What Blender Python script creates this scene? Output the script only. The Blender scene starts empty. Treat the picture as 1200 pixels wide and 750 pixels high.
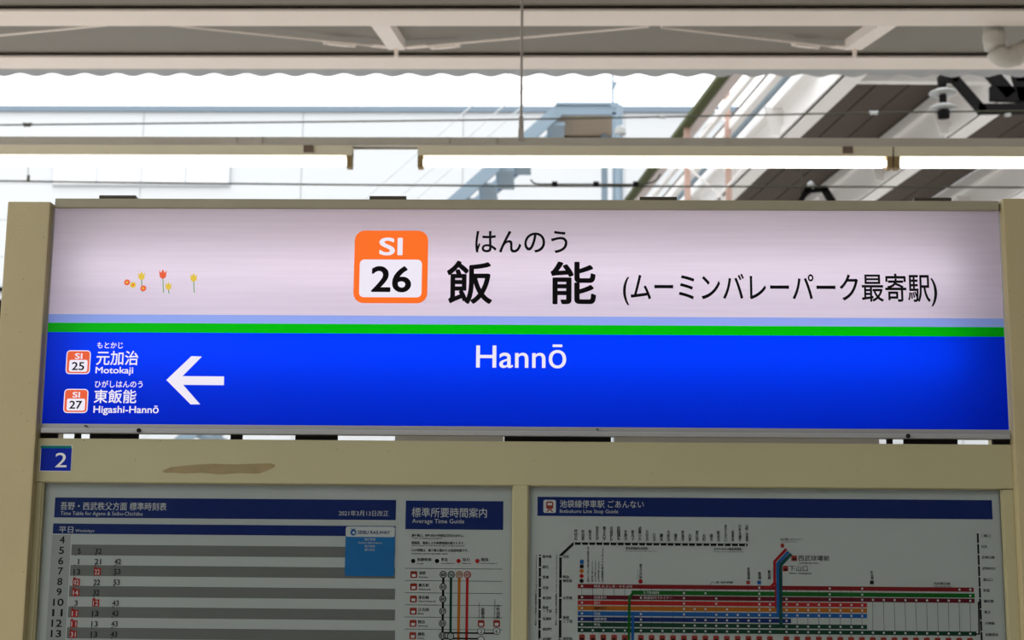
import bpy, bmesh, math, random
from mathutils import Vector, Matrix

random.seed(7)
S = bpy.context.scene
C = S.collection

# ------------------------------------------------------------------ camera
F = 1666.7                     # 50 mm lens on a 1200 px wide frame
CAM = Vector((0.0487, -3.0841, 1.60))
TILT, YAW, ROLL = 0.164598, 0.023228, 0.008552
_Z = Matrix.Rotation(YAW, 3, 'Z')
fwd = _Z @ Vector((0, math.cos(TILT), math.sin(TILT)))
up0 = _Z @ Vector((0, -math.sin(TILT), math.cos(TILT)))
rt0 = _Z @ Vector((1, 0, 0))
rt = math.cos(ROLL) * rt0 + math.sin(ROLL) * up0
up = -math.sin(ROLL) * rt0 + math.cos(ROLL) * up0
cd = bpy.data.cameras.new('camera')
cam = bpy.data.objects.new('camera', cd)
C.objects.link(cam)
M4 = Matrix((rt, up, -fwd)).transposed().to_4x4()
M4.translation = CAM
cam.matrix_world = M4
cd.sensor_width = 36.0
cd.lens = 50.0
cd.clip_end = 300
cd.dof.use_dof = True
cd.dof.focus_distance = 3.13
cd.dof.aperture_fstop = 6.3
S.camera = cam

# ------------------------------------------------------------------ world, exposure
w = bpy.data.worlds.new('overcast_sky')
S.world = w
w.use_nodes = True
bg = w.node_tree.nodes['Background']
bg.inputs['Color'].default_value = (0.95, 0.975, 1.0, 1)
bg.inputs['Strength'].default_value = 2.1
S.view_settings.view_transform = 'Standard'
S.view_settings.look = 'None'
S.view_settings.gamma = 1.0
S.view_settings.use_curve_mapping = False
S.view_settings.exposure = 0.0


# ------------------------------------------------------------------ pixel helpers
def ray(px, py):
    return (fwd + rt * ((px - 600) / F) + up * ((375 - py) / F))


def atY(px, py, Y):
    d = ray(px, py)
    return CAM + d * ((Y - CAM.y) / d.y)


def atZ(px, py, Z):
    d = ray(px, py)
    return CAM + d * ((Z - CAM.z) / d.z)


def atPlane(px, py, p0, n):
    d = ray(px, py)
    return CAM + d * ((p0 - CAM).dot(n) / d.dot(n))


# ------------------------------------------------------------------ materials
MATS = {}


def srgb(r, g, b):
    def f(c):
        c /= 255.0
        return c / 12.92 if c <= 0.04045 else ((c + 0.055) / 1.055) ** 2.4
    return (f(r), f(g), f(b))


def mat(name, col, rough=0.5, metal=0.0, var=0.08, scale=6.0, bump=0.0, bscale=120.0, specks=None, spec=0.5, stretch=(1, 1, 1)):
    m = bpy.data.materials.new(name)
    m.use_nodes = True
    nt = m.node_tree
    b = nt.nodes['Principled BSDF']
    b.inputs['Roughness'].default_value = rough
    b.inputs['Metallic'].default_value = metal
    b.inputs['Specular IOR Level'].default_value = spec
    tc = nt.nodes.new('ShaderNodeTexCoord')
    mp = nt.nodes.new('ShaderNodeMapping')
    mp.inputs['Scale'].default_value = stretch
    nt.links.new(tc.outputs['Object'], mp.inputs[0])
    no = nt.nodes.new('ShaderNodeTexNoise')
    no.inputs['Scale'].default_value = scale
    no.inputs['Detail'].default_value = 5
    nt.links.new(mp.outputs[0], no.inputs['Vector'])
    mx = nt.nodes.new('ShaderNodeMix')
    mx.data_type = 'RGBA'
    mx.inputs[6].default_value = tuple(min(1, c * (1 - var)) for c in col) + (1,)
    mx.inputs[7].default_value = tuple(min(1, c * (1 + var)) for c in col) + (1,)
    nt.links.new(no.outputs['Fac'], mx.inputs[0])
    out = mx.outputs[2]
    if specks:
        sc, thr, dark = specks
        vo = nt.nodes.new('ShaderNodeTexVoronoi')
        vo.inputs['Scale'].default_value = sc
        nt.links.new(tc.outputs['Object'], vo.inputs['Vector'])
        rp = nt.nodes.new('ShaderNodeMath')
        rp.operation = 'LESS_THAN'
        rp.inputs[1].default_value = thr
        nt.links.new(vo.outputs['Distance'], rp.inputs[0])
        m2 = nt.nodes.new('ShaderNodeMix')
        m2.data_type = 'RGBA'
        m2.inputs[7].default_value = tuple(dark) + (1,)
        nt.links.new(rp.outputs[0], m2.inputs[0])
        nt.links.new(out, m2.inputs[6])
        out = m2.outputs[2]
    nt.links.new(out, b.inputs['Base Color'])
    if bump:
        bn = nt.nodes.new('ShaderNodeTexNoise')
        bn.inputs['Scale'].default_value = bscale
        bn.inputs['Detail'].default_value = 3
        nt.links.new(tc.outputs['Object'], bn.inputs['Vector'])
        bp = nt.nodes.new('ShaderNodeBump')
        bp.inputs['Strength'].default_value = bump
        bp.inputs['Distance'].default_value = 0.002
        nt.links.new(bn.outputs['Fac'], bp.inputs['Height'])
        nt.links.new(bp.outputs[0], b.inputs['Normal'])
    MATS[name] = m
    return m


def emit(name, col, strength):
    m = bpy.data.materials.new(name)
    m.use_nodes = True
    b = m.node_tree.nodes['Principled BSDF']
    b.inputs['Base Color'].default_value = tuple(c * 0.12 for c in col) + (1,)
    b.inputs['Roughness'].default_value = 0.4
    b.inputs['Emission Color'].default_value = tuple(col) + (1,)
    b.inputs['Emission Strength'].default_value = strength
    MATS[name] = m
    return m


def translucent(name, col, refl, streak=0.0):
    """printed acrylic sheet lit from behind by the tubes of the light box"""
    m = bpy.data.materials.new(name)
    m.use_nodes = True
    nt = m.node_tree
    nt.nodes.remove(nt.nodes['Principled BSDF'])
    o = nt.nodes['Material Output']
    tr = nt.nodes.new('ShaderNodeBsdfTranslucent')
    df = nt.nodes.new('ShaderNodeBsdfDiffuse')
    gl = nt.nodes.new('ShaderNodeBsdfGlossy')
    gl.inputs['Roughness'].default_value = 0.25
    a1 = nt.nodes.new('ShaderNodeAddShader')
    mx = nt.nodes.new('ShaderNodeMixShader')
    mx.inputs[0].default_value = 0.008
    tr.inputs[0].default_value = tuple(col) + (1,)
    df.inputs[0].default_value = tuple(refl) + (1,)
    if streak:
        tc = nt.nodes.new('ShaderNodeTexCoord')
        mp = nt.nodes.new('ShaderNodeMapping')
        mp.inputs['Scale'].default_value = (1.6, 1, 55)
        nt.links.new(tc.outputs['Object'], mp.inputs[0])
        no = nt.nodes.new('ShaderNodeTexNoise')
        no.inputs['Scale'].default_value = 2.2
        no.inputs['Detail'].default_value = 6
        nt.links.new(mp.outputs[0], no.inputs['Vector'])
        m1 = nt.nodes.new('ShaderNodeMix')
        m1.data_type = 'RGBA'
        m1.inputs[6].default_value = tuple(c * (1 - streak) for c in col) + (1,)
        m1.inputs[7].default_value = tuple(min(1, c * (1 + streak)) for c in col) + (1,)
        nt.links.new(no.outputs['Fac'], m1.inputs[0])
        nt.links.new(m1.outputs[2], tr.inputs[0])
    nt.links.new(tr.outputs[0], a1.inputs[0])
    nt.links.new(df.outputs[0], a1.inputs[1])
    nt.links.new(a1.outputs[0], mx.inputs[1])
    nt.links.new(gl.outputs[0], mx.inputs[2])
    nt.links.new(mx.outputs[0], o.inputs['Surface'])
    MATS[name] = m
    return m


def glass(name):
    m = bpy.data.materials.new(name)
    m.use_nodes = True
    nt = m.node_tree
    nt.nodes.remove(nt.nodes['Principled BSDF'])
    o = nt.nodes['Material Output']
    t = nt.nodes.new('ShaderNodeBsdfTransparent')
    t.inputs[0].default_value = (0.90, 0.92, 0.91, 1)
    g = nt.nodes.new('ShaderNodeBsdfGlossy')
    g.inputs['Roughness'].default_value = 0.04
    fr = nt.nodes.new('ShaderNodeFresnel')
    fr.inputs['IOR'].default_value = 1.3
    mx = nt.nodes.new('ShaderNodeMixShader')
    nt.links.new(fr.outputs[0], mx.inputs[0])
    nt.links.new(t.outputs[0], mx.inputs[1])
    nt.links.new(g.outputs[0], mx.inputs[2])
    nt.links.new(mx.outputs[0], o.inputs['Surface'])
    MATS[name] = m
    return m


# beige paint of the post and board, dirty and slightly stippled
BEIGE = mat('beige_paint', (0.43, 0.35, 0.182), 0.5, 0, 0.10, 5, 0.25, 260, specks=(38, 0.045, (0.10, 0.08, 0.055)))
BEIGE_RAIL = mat('beige_rail_paint', (0.375, 0.335, 0.185), 0.5, 0, 0.06, 4, 0.12, 260, specks=(26, 0.028, (0.12, 0.10, 0.07)))
OLIVE = mat('olive_frame_paint', (0.30, 0.27, 0.18), 0.5, 0, 0.12, 9, 0.1)
ALU = mat('brushed_aluminium', (0.34, 0.34, 0.33), 0.45, 0.4, 0.06, 8, stretch=(1, 1, 30))
DARK = mat('dark_matte', (0.014, 0.012, 0.010), 0.8, spec=0.1)
HINGE = mat('dark_bronze_hinge', (0.07, 0.06, 0.04), 0.5, 0.3)
WHITE_IN = mat('white_housing_paint', (0.8, 0.8, 0.8), 0.6, 0, 0.02)
HOUSE = mat('dusty_grey_housing', (0.42, 0.41, 0.42), 0.7, 0, 0.05)
RESIDUE = mat('old_glue_residue', (0.25, 0.19, 0.085), 0.8, 0, 0.25, 30)
GLASS = glass('case_glass')
# light box print
P_WHITE = translucent('backlit_white_acrylic', (0.72, 0.64, 0.73), (0.16, 0.145, 0.145), 0.10)
P_LBLUE = translucent('backlit_pale_blue_film', (0.27, 0.36, 0.80), (0.10, 0.16, 0.25))
P_GREEN = translucent('backlit_green_film', (0.0, 0.52, 0.0), (0.0, 0.08, 0.005))
P_BLUE = translucent('backlit_blue_film', (0.0, 0.046, 0.98), (0.0, 0.002, 0.06))
INK = mat('black_sign_ink', (0.006, 0.005, 0.006), 0.6, var=0.02, spec=0.05)
E_WHITE = emit('backlit_white_print', (0.80, 0.76, 0.86), 0.98)
E_ORANGE = emit('backlit_orange_print', (1.0, 0.155, 0.002), 0.9)
E_RED = emit('backlit_vermilion_print', (0.85, 0.10, 0.02), 0.85)
E_YEL = emit('backlit_yellow_print', (0.85, 0.60, 0.03), 0.8)
E_GRN = emit('backlit_leaf_print', (0.10, 0.36, 0.06), 0.8)
# paper print
PAPER = mat('poster_paper', (0.63, 0.635, 0.615), 0.6, 0, 0.03, 3, spec=0.1)


def ink(n, c):
    return mat(n, c, 0.6, 0, 0.04, 5, spec=0.08)


K_BLK = ink('poster_black_ink', (0.012, 0.012, 0.012))
K_NAVY = ink('poster_navy_ink', (0.004, 0.022, 0.16))
K_GREY = ink('poster_grey_ink', (0.22, 0.215, 0.20))
K_COL = ink('poster_hour_column_ink', (0.46, 0.455, 0.44))
K_WHT = ink('poster_white_ink', (0.72, 0.72, 0.71))
K_RED = ink('poster_red_ink', (0.52, 0.018, 0.015))
K_DRED = ink('poster_dark_red_ink', (0.26, 0.01, 0.014))
K_GRN = ink('poster_green_ink', (0.005, 0.13, 0.012))
K_PUR = ink('poster_plum_ink', (0.14, 0.006, 0.015))
K_ORG = ink('poster_orange_ink', (0.55, 0.15, 0.01))
K_BLU = ink('poster_blue_ink', (0.012, 0.12, 0.42))
K_DGR = ink('poster_dark_green_ink', (0.006, 0.055, 0.028))
K_TEAL = ink('poster_teal_ink', (0.008, 0.075, 0.07))
K_PINK = ink('poster_crimson_ink', (0.42, 0.012, 0.015))
K_LINE = ink('poster_rule_ink', (0.10, 0.10, 0.10))
K_STK = ink('sticker_blue_ink', (0.015, 0.19, 0.50))
K_BADGE = ink('badge_red_ink', (0.40, 0.045, 0.03))
PL_BLUE = ink('plate_blue_paint', (0.004, 0.018, 0.30))
PL_TEAL = ink('plate_teal_paint', (0.005, 0.14, 0.13))
# surroundings
PURLIN = mat('pale_purlin_paint', (0.92, 0.82, 0.75), 0.55, 0, 0.05, 3)
ROOF = mat('grey_roof_sheet', (0.205, 0.18, 0.145), 0.65, 0, 0.06, 2)
ROD = mat('galvanised_steel', (0.50, 0.45, 0.41), 0.5, 0.2, 0.1, 12)
RAILM = mat('grey_channel_paint', (0.60, 0.56, 0.48), 0.55, 0, 0.08, 4)
FIXT = mat('cream_fixture_paint', (0.82, 0.75, 0.56), 0.45, 0, 0.06, 5)
SOCK = mat('aged_lamp_socket', (0.32, 0.22, 0.09), 0.6, 0, 0.2, 30)
LABELM = mat('brown_maker_label', (0.20, 0.14, 0.10), 0.7)
TUBE = emit('fluorescent_tube_glow', (1.0, 0.99, 0.93), 5.0)
PIPE = mat('pvc_pipe', (0.60, 0.57, 0.51), 0.45, 0, 0.05, 4)
WIRE = mat('dark_wire', (0.035, 0.035, 0.015), 0.5, 0.3)
BLACKM = mat('black_bracket_paint', (0.008, 0.007, 0.007), 0.7, spec=0.1)
CERAM = mat('grey_glazed_porcelain', (0.42, 0.43, 0.42), 0.2)
WALLM = mat('white_metal_siding', (0.68, 0.70, 0.715), 0.6, 0, 0.02, 1)
COPING = mat('blue_grey_coping', (0.20, 0.265, 0.33), 0.5, 0, 0.05, 2)
PANE = mat('frosted_pane', (0.86, 0.86, 0.87), 0.3, 0, 0.02, 1)
SEAM = mat('grey_window_frame', (0.45, 0.47, 0.50), 0.5)
STAIR = mat('pale_blue_steel', (0.25, 0.335, 0.41), 0.5, 0, 0.06, 2)
BRNP = mat('tan_underside_panel', (0.34, 0.27, 0.20), 0.7)
GIRD = mat('white_girder_paint', (0.93, 0.91, 0.89), 0.5, 0, 0.04, 1)
FLANGE = mat('faded_pink_rail_paint', (0.62, 0.54, 0.52), 0.55, 0, 0.04, 1)
SOFF = mat('brown_soffit_board', (0.085, 0.063, 0.05), 0.8, 0, 0.15, 1.2, stretch=(3, 0.6, 1))
RUST = mat('rust_primer_post', (0.60, 0.40, 0.33), 0.6, 0, 0.1, 4)
MOSS = mat('mossy_gutter', (0.06, 0.07, 0.015), 0.8)
PLAT = mat('platform_asphalt', (0.60, 0.565, 0.51), 0.85, 0, 0.12, 1.5, 0.2, 60)
BALL = mat('track_ballast', (0.60, 0.56, 0.51), 0.95, 0, 0.3, 20)


# ------------------------------------------------------------------ mesh helpers
class MB:
    def __init__(self):
        self.v = []
        self.f = []

    def add(self, vs, fs):
        o = len(self.v)
        self.v += [tuple(p) for p in vs]
        self.f += [tuple(i + o for i in f) for f in fs]
        return self

    def hexa(self, p):       # p[0..3] one face loop, p[4..7] the opposite one
        return self.add(p, [(3, 2, 1, 0), (4, 5, 6, 7), (0, 1, 5, 4), (1, 2, 6, 5), (2, 3, 7, 6), (3, 0, 4, 7)])

    def box(self, x0, x1, y0, y1, z0, z1):
        return self.hexa([(x0, y0, z0), (x1, y0, z0), (x1, y1, z0), (x0, y1, z0),
                          (x0, y0, z1), (x1, y0, z1), (x1, y1, z1), (x0, y1, z1)])

    def bar(self, a, b, wx, wz, upv=Vector((0, 0, 1))):
        a, b = Vector(a), Vector(b)
        d = (b - a).normalized()
        s = d.cross(upv).normalized() * (wx / 2)
        u = s.cross(d).normalized() * (wz / 2)
        return self.hexa([a - s - u, a + s - u, a + s + u, a - s + u, b - s - u, b + s - u, b + s + u, b - s + u])

    def tube(self, pts, r, seg=10, caps=True):
        pts = [Vector(p) for p in pts]
        n = len(pts)
        rs = r if isinstance(r, (list, tuple)) else [r] * n
        vs = []
        ref = Vector((0, 0, 1))
        for i, p in enumerate(pts):
            d = (pts[min(i + 1, n - 1)] - pts[max(i - 1, 0)]).normalized()
            rr = ref if abs(d.dot(ref)) < 0.95 else Vector((0, 1, 0))
            a = d.cross(rr).normalized()
            b = a.cross(d)
            for k in range(seg):
                t = 2 * math.pi * k / seg
                vs.append(p + (a * math.cos(t) + b * math.sin(t)) * rs[i])
        fs = []
        for i in range(n - 1):
            for k in range(seg):
                k2 = (k + 1) % seg
                fs.append((i * seg + k, i * seg + k2, (i + 1) * seg + k2, (i + 1) * seg + k))
        if caps:
            fs.append(tuple(range(seg))[::-1])
            fs.append(tuple((n - 1) * seg + k for k in range(seg)))
        return self.add(vs, fs)

    def lathe(self, c, prof, seg=20):    # prof: (radius, dz)
        c = Vector(c)
        return self.tube([c + Vector((0, 0, z)) for _, z in prof], [max(rr, 1e-4) for rr, _ in prof], seg)

    def build(self, name, m, parent=None, bevel=0.0, smooth=False):
        me = bpy.data.meshes.new(name)
        me.from_pydata(self.v, [], self.f)
        me.validate()
        bm = bmesh.new()
        bm.from_mesh(me)
        bmesh.ops.recalc_face_normals(bm, faces=bm.faces)
        if bevel:
            bmesh.ops.bevel(bm, geom=list(bm.edges), offset=bevel, segments=2, affect='EDGES', profile=0.7)
        bm.to_mesh(me)
        bm.free()
        if smooth:
            for p in me.polygons:
                p.use_smooth = len(p.vertices) == 4
        me.materials.append(m)
        o = bpy.data.objects.new(name, me)
        C.objects.link(o)
        if parent:
            o.parent = parent
            o.matrix_parent_inverse = Matrix.Translation(parent.location).inverted()
        return o


def box(name, m, parent, x0, x1, y0, y1, z0, z1, bevel=0.0):
    return MB().box(x0, x1, y0, y1, z0, z1).build(name, m, parent, bevel)


def tag(o, label, cat, group=None):
    o['label'] = label
    o['category'] = cat
    if group:
        o['group'] = group
    return o


def thing(name, label, cat, loc, group=None):
    o = bpy.data.objects.new(name, None)
    o.empty_display_size = 0.1
    o.location = loc
    C.objects.link(o)
    return tag(o, label, cat, group)


def struct(o):
    o['kind'] = 'structure'
    return o


# ------------------------------------------------------------------ flat print helpers
LAY = 0.0004


def glyphs(body, off=0.0, res=3, align='LEFT', line=1.0, rot=0):
    c = bpy.data.curves.new('lettering', 'FONT')
    c.body = body
    c.offset = off
    c.resolution_u = res
    c.align_x = align
    c.space_line = line
    o = bpy.data.objects.new('lettering', c)
    me = bpy.data.meshes.new_from_object(o)
    vs = [(v.co.x, v.co.y) for v in me.vertices]
    fs = [tuple(p.vertices) for p in me.polygons]
    bpy.data.meshes.remove(me)
    bpy.data.objects.remove(o)
    bpy.data.curves.remove(c)
    if rot == 90:
        vs = [(-y, x) for x, y in vs]
    elif rot == -90:
        vs = [(y, -x) for x, y in vs]
    return vs, fs


class Print:
    """flat print on a plane Y = const, laid out in the plane's own metres"""

    def __init__(self, Y, parent):
        self.Y, self.parent, self.b = Y, parent, {}

    def P(self, px, py, lay):
        p = atY(px, py, self.Y)
        return (p.x, self.Y - lay * LAY, p.z)

    def mb(self, key):
        return self.b.setdefault(key, MB())

    def text(self, key, body, x0, y0, x1, y1, lay=2, off=0.0, res=2, **kw):
        vs, fs = glyphs(body, 0.0, res, **kw)
        if not vs:
            return
        ax, bx = min(v[0] for v in vs), max(v[0] for v in vs)
        ay, by = min(v[1] for v in vs), max(v[1] for v in vs)
        ym, xm = (y0 + y1) / 2, (x0 + x1) / 2
        X0, X1 = atY(x0, ym, self.Y).x, atY(x1, ym, self.Y).x
        Z0, Z1 = atY(xm, y1, self.Y).z, atY(xm, y0, self.Y).z
        sx = (X1 - X0) / max(bx - ax, 1e-6)
        sy = (Z1 - Z0) / max(by - ay, 1e-6)
        # heavier strokes: shifted copies of the outline, a hair apart in depth
        h = off * 0.9
        sh = [(0, 0)]
        if off > 0.001:
            sh = [(-h, 0), (h, 0)] if res == 1 else [(h * math.cos(a), h * math.sin(a)) for a in (0.4, 1.2, 2.0, 2.75, 3.55, 4.3, 5.1, 5.9)]
            sx = (X1 - X0) / max(bx - ax + 2 * h, 1e-6)
            sy = (Z1 - Z0) / max(by - ay + 2 * h, 1e-6)
        for n, (dx, dy) in enumerate(sh):
            self.mb(key).add([(X0 + (x - ax + dx + (h if off > .001 else 0)) * sx, self.Y - lay * LAY - n * 1e-5,
                               Z0 + (y - ay + dy + (h if off > .001 else 0)) * sy) for x, y in vs], fs)

    def rect(self, key, x0, y0, x1, y1, lay=1, r=0.0):
        ym, xm = (y0 + y1) / 2, (x0 + x1) / 2
        X0, X1 = atY(x0, ym, self.Y).x, atY(x1, ym, self.Y).x
        Z0, Z1 = atY(xm, y1, self.Y).z, atY(xm, y0, self.Y).z
        y = self.Y - lay * LAY
        if r <= 0:
            pts = [(X0, y, Z0), (X1, y, Z0), (X1, y, Z1), (X0, y, Z1)]
        else:
            rr = (X1 - X0) * r / (x1 - x0)
            pts = []
            for cx, cz, a0 in ((X1 - rr, Z0 + rr, -90), (X1 - rr, Z1 - rr, 0), (X0 + rr, Z1 - rr, 90), (X0 + rr, Z0 + rr, 180)):
                for k in range(6):
                    a = math.radians(a0 + k * 18)
                    pts.append((cx + rr * math.cos(a), y, cz + rr * math.sin(a)))
        self.mb(key).add(pts, [tuple(range(len(pts)))])

    def poly(self, key, pts, lay=1):
        self.mb(key).add([self.P(x, y, lay) for x, y in pts], [tuple(range(len(pts)))])

    def disc(self, key, x, y, r, lay=2, n=12):
        c = atY(x, y, self.Y)
        rr = (atY(x + r, y, self.Y) - c).length
        self.mb(key).add([(c.x + rr * math.cos(2 * math.pi * k / n), self.Y - lay * LAY, c.z + rr * math.sin(2 * math.pi * k / n)) for k in range(n)], [tuple(range(n))])

    def path(self, key, pts, wpx, lay=1):
        """a mitred band of constant width"""
        q = [atY(x, y, self.Y) for x, y in pts]
        hw = wpx / 2 * (atY(601, 650, self.Y) - atY(600, 650, self.Y)).length
        L, Rr = [], []
        for i, p in enumerate(q):
            d0 = (q[i] - q[i - 1]).normalized() if i else (q[1] - q[0]).normalized()
            d1 = (q[i + 1] - q[i]).normalized() if i < len(q) - 1 else d0
            d = (d0 + d1).normalized()
            n = Vector((-d.z, 0, d.x))
            k = hw / max(0.3, abs(n.dot(Vector((-d0.z, 0, d0.x)))))
            L.append(p + n * k)
            Rr.append(p - n * k)
        y = self.Y - lay * LAY
        vs = [(p.x, y, p.z) for p in L] + [(p.x, y, p.z) for p in Rr]
        n = len(q)
        self.mb(key).add(vs, [(i, i + 1, n + i + 1, n + i) for i in range(n - 1)])

    def flush(self, stuff=()):
        for (name, m), b in self.b.items():
            o = b.build(name, m, self.parent)
            # keep printed faces turned to the viewer's side of the sheet
            if name in stuff:
                o['kind'] = 'stuff'
        self.b = {}


# ================================================================== SETTING
# roof wing: rises away from the platform's middle
YB1 = CAM.y + 8.0
SL = 0.216
p1 = atY(600, 13, YB1)
ZB1 = p1.z


def roofz(Y):
    return ZB1 + SL * (Y - YB1)


RN = Vector((0, -SL, 1)).normalized()          # normal of the roof plane
RX0, RX1 = -4.8, 22.0


def on_roof(px, py, drop):
    return atPlane(px, py, Vector((0, YB1, ZB1 - drop)), RN)


YV = 2.2                                          # valley
YB2 = on_roof(600, 67, 0).y
RH = 0.035                                         # sheet lies this far above the beam flanges
YE = on_roof(600, 85, -RH - .02).y
struct(box('floor', PLAT, None, -18, 26, -6.2, 7.2, -0.25, 0.0))
struct(box('track_bed', BALL, None, -60, 60, -60, 60, -1.4, -1.1))

struct(MB().box(-4.5, 40, -16, -14.5, -1.1, 9.0).build('rear_light_blocker', mat('rear_blocker_brown', (0.10, 0.09, 0.08), 0.8)))  # unseen block added behind the camera to cut light and glass reflections
struct(MB().box(3.2, 3.8, -6.0, 2.2, 0, 4.2).build('side_light_blocker', mat('side_blocker_brown', (0.16, 0.15, 0.13), 0.8)))  # unseen wall added on the right to shade that end of the board
struct(MB().box(-40, -4.5, -18, -16.5, -1.1, 4.6).build('rear_light_blocker', mat('rear_blocker_grey', (0.20, 0.20, 0.20), 0.8)))  # lower unseen block, added to dim the sky mirrored in the case glass
# ceiling boards between valley and second purlin, both wings
def wing(ya, za, yb, zb_, xs=RX0):
    m = MB().hexa([(xs, ya, za), (RX1, ya, za), (RX1, yb, zb_), (xs, yb, zb_),
                   (xs, ya, za + .03), (RX1, ya, za + .03), (RX1, yb, zb_ + .03), (xs, yb, zb_ + .03)])
    struct(m.build('ceiling', ROOF))


YN = -5.6
wing(YV, roofz(YV) + RH, YB2 + .15, roofz(YB2 + .15) + RH)
wing(YN, roofz(YV) + RH + SL * (YV - YN), YV, roofz(YV) + RH, -2.4)  # unseen near wing, added as shade and cut short to let light in left

# corrugated eave strip: one sheet with a true wave
pitch = 0.27
b = MB()
nx = int((RX1 - RX0) / (pitch / 8))
vs, fs = [], []
for j, yy in enumerate((YB2 + 0.12, YE)):
    for i in range(nx + 1):
        x = RX0 + i * pitch / 8
        vs.append((x, yy, roofz(yy) + RH + 0.008 + 0.014 * math.cos(2 * math.pi * x / pitch)))
for i in range(nx):
    fs.append((i, i + 1, nx + 2 + i, nx + 1 + i))
b.add(vs, fs)
o = struct(b.build('trim_1', mat('eave_sheet', (0.36, 0.36, 0.36), 0.6), smooth=True))
md = o.modifiers.new('thickness', 'SOLIDIFY')
md.thickness = 0.012


def purlin(Y, ptop, pbot):
    """wide-flange beam seen from below: its lower flange spans the two image rows"""
    z = atY(600, ptop, Y).z
    Y2 = atZ(600, pbot, z).y
    ym = (Y + Y2) / 2
    m = MB()
    m.box(RX0, RX1, Y, Y2, z, z + .014)
    m.box(RX0, RX1, ym - .006, ym + .006, z + .013, roofz(ym) + RH + .01)
    m.build('roof_purlin', PURLIN)
    return m


for yy, pt, pb_ in ((YB1, 13, 30.5), (YB2, 67.5, 81)):
    m = purlin(yy, pt, pb_)
for yy in (YB1 - 1.78, YB1 - 3.56):
    m = MB()
    m.box(RX0, RX1, yy, yy + .27, roofz(yy), roofz(yy) + .014)
    m.box(RX0, RX1, yy + .13, yy + .142, roofz(yy) + .013, roofz(yy + .13) + RH + .01)
    m.build('roof_purlin', PURLIN)
for o in C.objects:
    if o.name.startswith('roof_purlin'):
        struct(o)

# rafters on the underside of the wing
for k, (px, py, wpx) in enumerate(((465, 57, 21), (1000, 57, 14))):
    e = on_roof(px, py, 0.03)
    wd = 0.115
    a = Vector((e.x, YB1 + .27, roofz(YB1 + .27) + .01))
    bb = Vector((e.x, e.y, roofz(e.y) + 0.0))
    m = MB().bar(a, bb, wd, 0.075)
    m.box(e.x - .012, e.x + .012, e.y - .05, e.y - .02, roofz(e.y) - .10, roofz(e.y) - .03)
    struct(m.build('roof_rafter', PURLIN))

# wind-brace rods under the roof sheet, with turnbuckles
braces = [((462, 56), (178, 27), (398, 51), 'thin steel brace rod with turnbuckle, ending at the rafter over the lamp gap'),
          ((-60, 47), (150, 27), None, 'thin steel brace rod without visible turnbuckle over the white windowed wall'),
          ((476, 56), (760, 31), (522, 54), 'thin steel brace rod with turnbuckle, crossing behind the lamp hanger rod'),
          ((998, 57), (775, 32), (944, 53), 'thin steel brace rod with turnbuckle, ending at the rafter near the drain pipe')]
for (a, bq, t, lbl) in braces:
    A, B = on_roof(*a, 0.015), on_roof(*bq, 0.015)
    d = (B - A).normalized()
    r = thing('brace_rod', lbl, 'brace rod', A, 'wind-brace rods under the roof')
    MB().tube([A, B], 0.008, 8).build('rod', PURLIN, r)
    if t:
        T = on_roof(*t, 0.015)
        m = MB()
        m.bar(T - d * .075, T + d * .075, 0.036, 0.03)
        m.build('turnbuckle', PURLIN, r, 0.006)
        for s in (-.10, .10):
            MB().tube([T + d * (s - .02), T + d * (s + .02)], 0.017, 6).build('lock_nut', PURLIN, r)
        MB().bar(A, A + d * .18, 0.05, 0.008).build('end_plate', PURLIN, r)

# short hangers of purlin clips near the top
for px, wh in ((433, 'beside the rafter over the lamp gap'), (1101, 'near the white drain pipe')):
    p = atY(px, 5, YB1 - 0.9)
    m = MB().box(p.x - .012, p.x + .012, p.y, p.y + .012, roofz(p.y) - .08, roofz(p.y) + RH + .005)
    tag(m.build('clip_strap', PURLIN), 'small pale steel strap on the roof sheet ' + wh, 'strap', 'straps on the roof sheet')

# columns that carry the roof valley (outside the picture)
for cx in (-4.6, 9.5):
    struct(MB().box(cx - .1, cx + .1, YV - .1, YV + .1, 0, roofz(YV) + RH + .01).build('roof_column', BEIGE, None, 0.01))

# drain pipe under the roof
YP = YB1 + 0.35
c0 = atY(1165, 25, YP)
ptop = atY(1165, 45, YP)
ptop.z = roofz(YP) + .02
pts = [ptop] + [atY(1181 + 16 * math.cos(math.pi - t * .26), 52 + 16 * math.sin(math.pi - t * .26), YP) for t in range(9)] + [atY(1250, 31, YP)]
r = thing('drain_pipe', 'white plastic drain pipe with an elbow under the roof', 'pipe', c0)
MB().tube(pts, [0.062] * len(pts), 16).build('pipe', PIPE, r, smooth=True)
MB().tube([atY(1188, 66, YP), atY(1194, 62.7, YP)], 0.068, 16).build('coupling', PIPE, r)
MB().tube([atY(1165, 40, YP), atY(1165, 50, YP)], 0.068, 16).build('coupling', PIPE, r)

# ================================================================== LAMPS
YL = CAM.y + 7.24
zl = lambda y: atY(600, y, YL).z
XL = lambda x: atY(x, 188, YL).x
r = thing('lighting_rail', 'long grey steel channel rail carrying the fluorescent lamps', 'rail', (0, YL, zl(170)))
b = MB()
b.box(-4.8, 9, YL, YL + .008, zl(170), zl(161))
b.box(-4.8, 9, YL + .008, YL + .09, zl(162.5), zl(161))
b.box(-4.8, 9, YL + .082, YL + .09, zl(170), zl(162.5))
b.box(-4.8, 9, YL - .004, YL + .03, zl(170.6), zl(169.4))
b.build('channel', RAILM, r)
for px in (270, 300, 520, 575, 845):
    x = XL(px)
    box('joint_plate', RAILM, r, x - .03, x + .03, YL - .008, YL + .002, zl(169), zl(162), 0.002)

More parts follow.
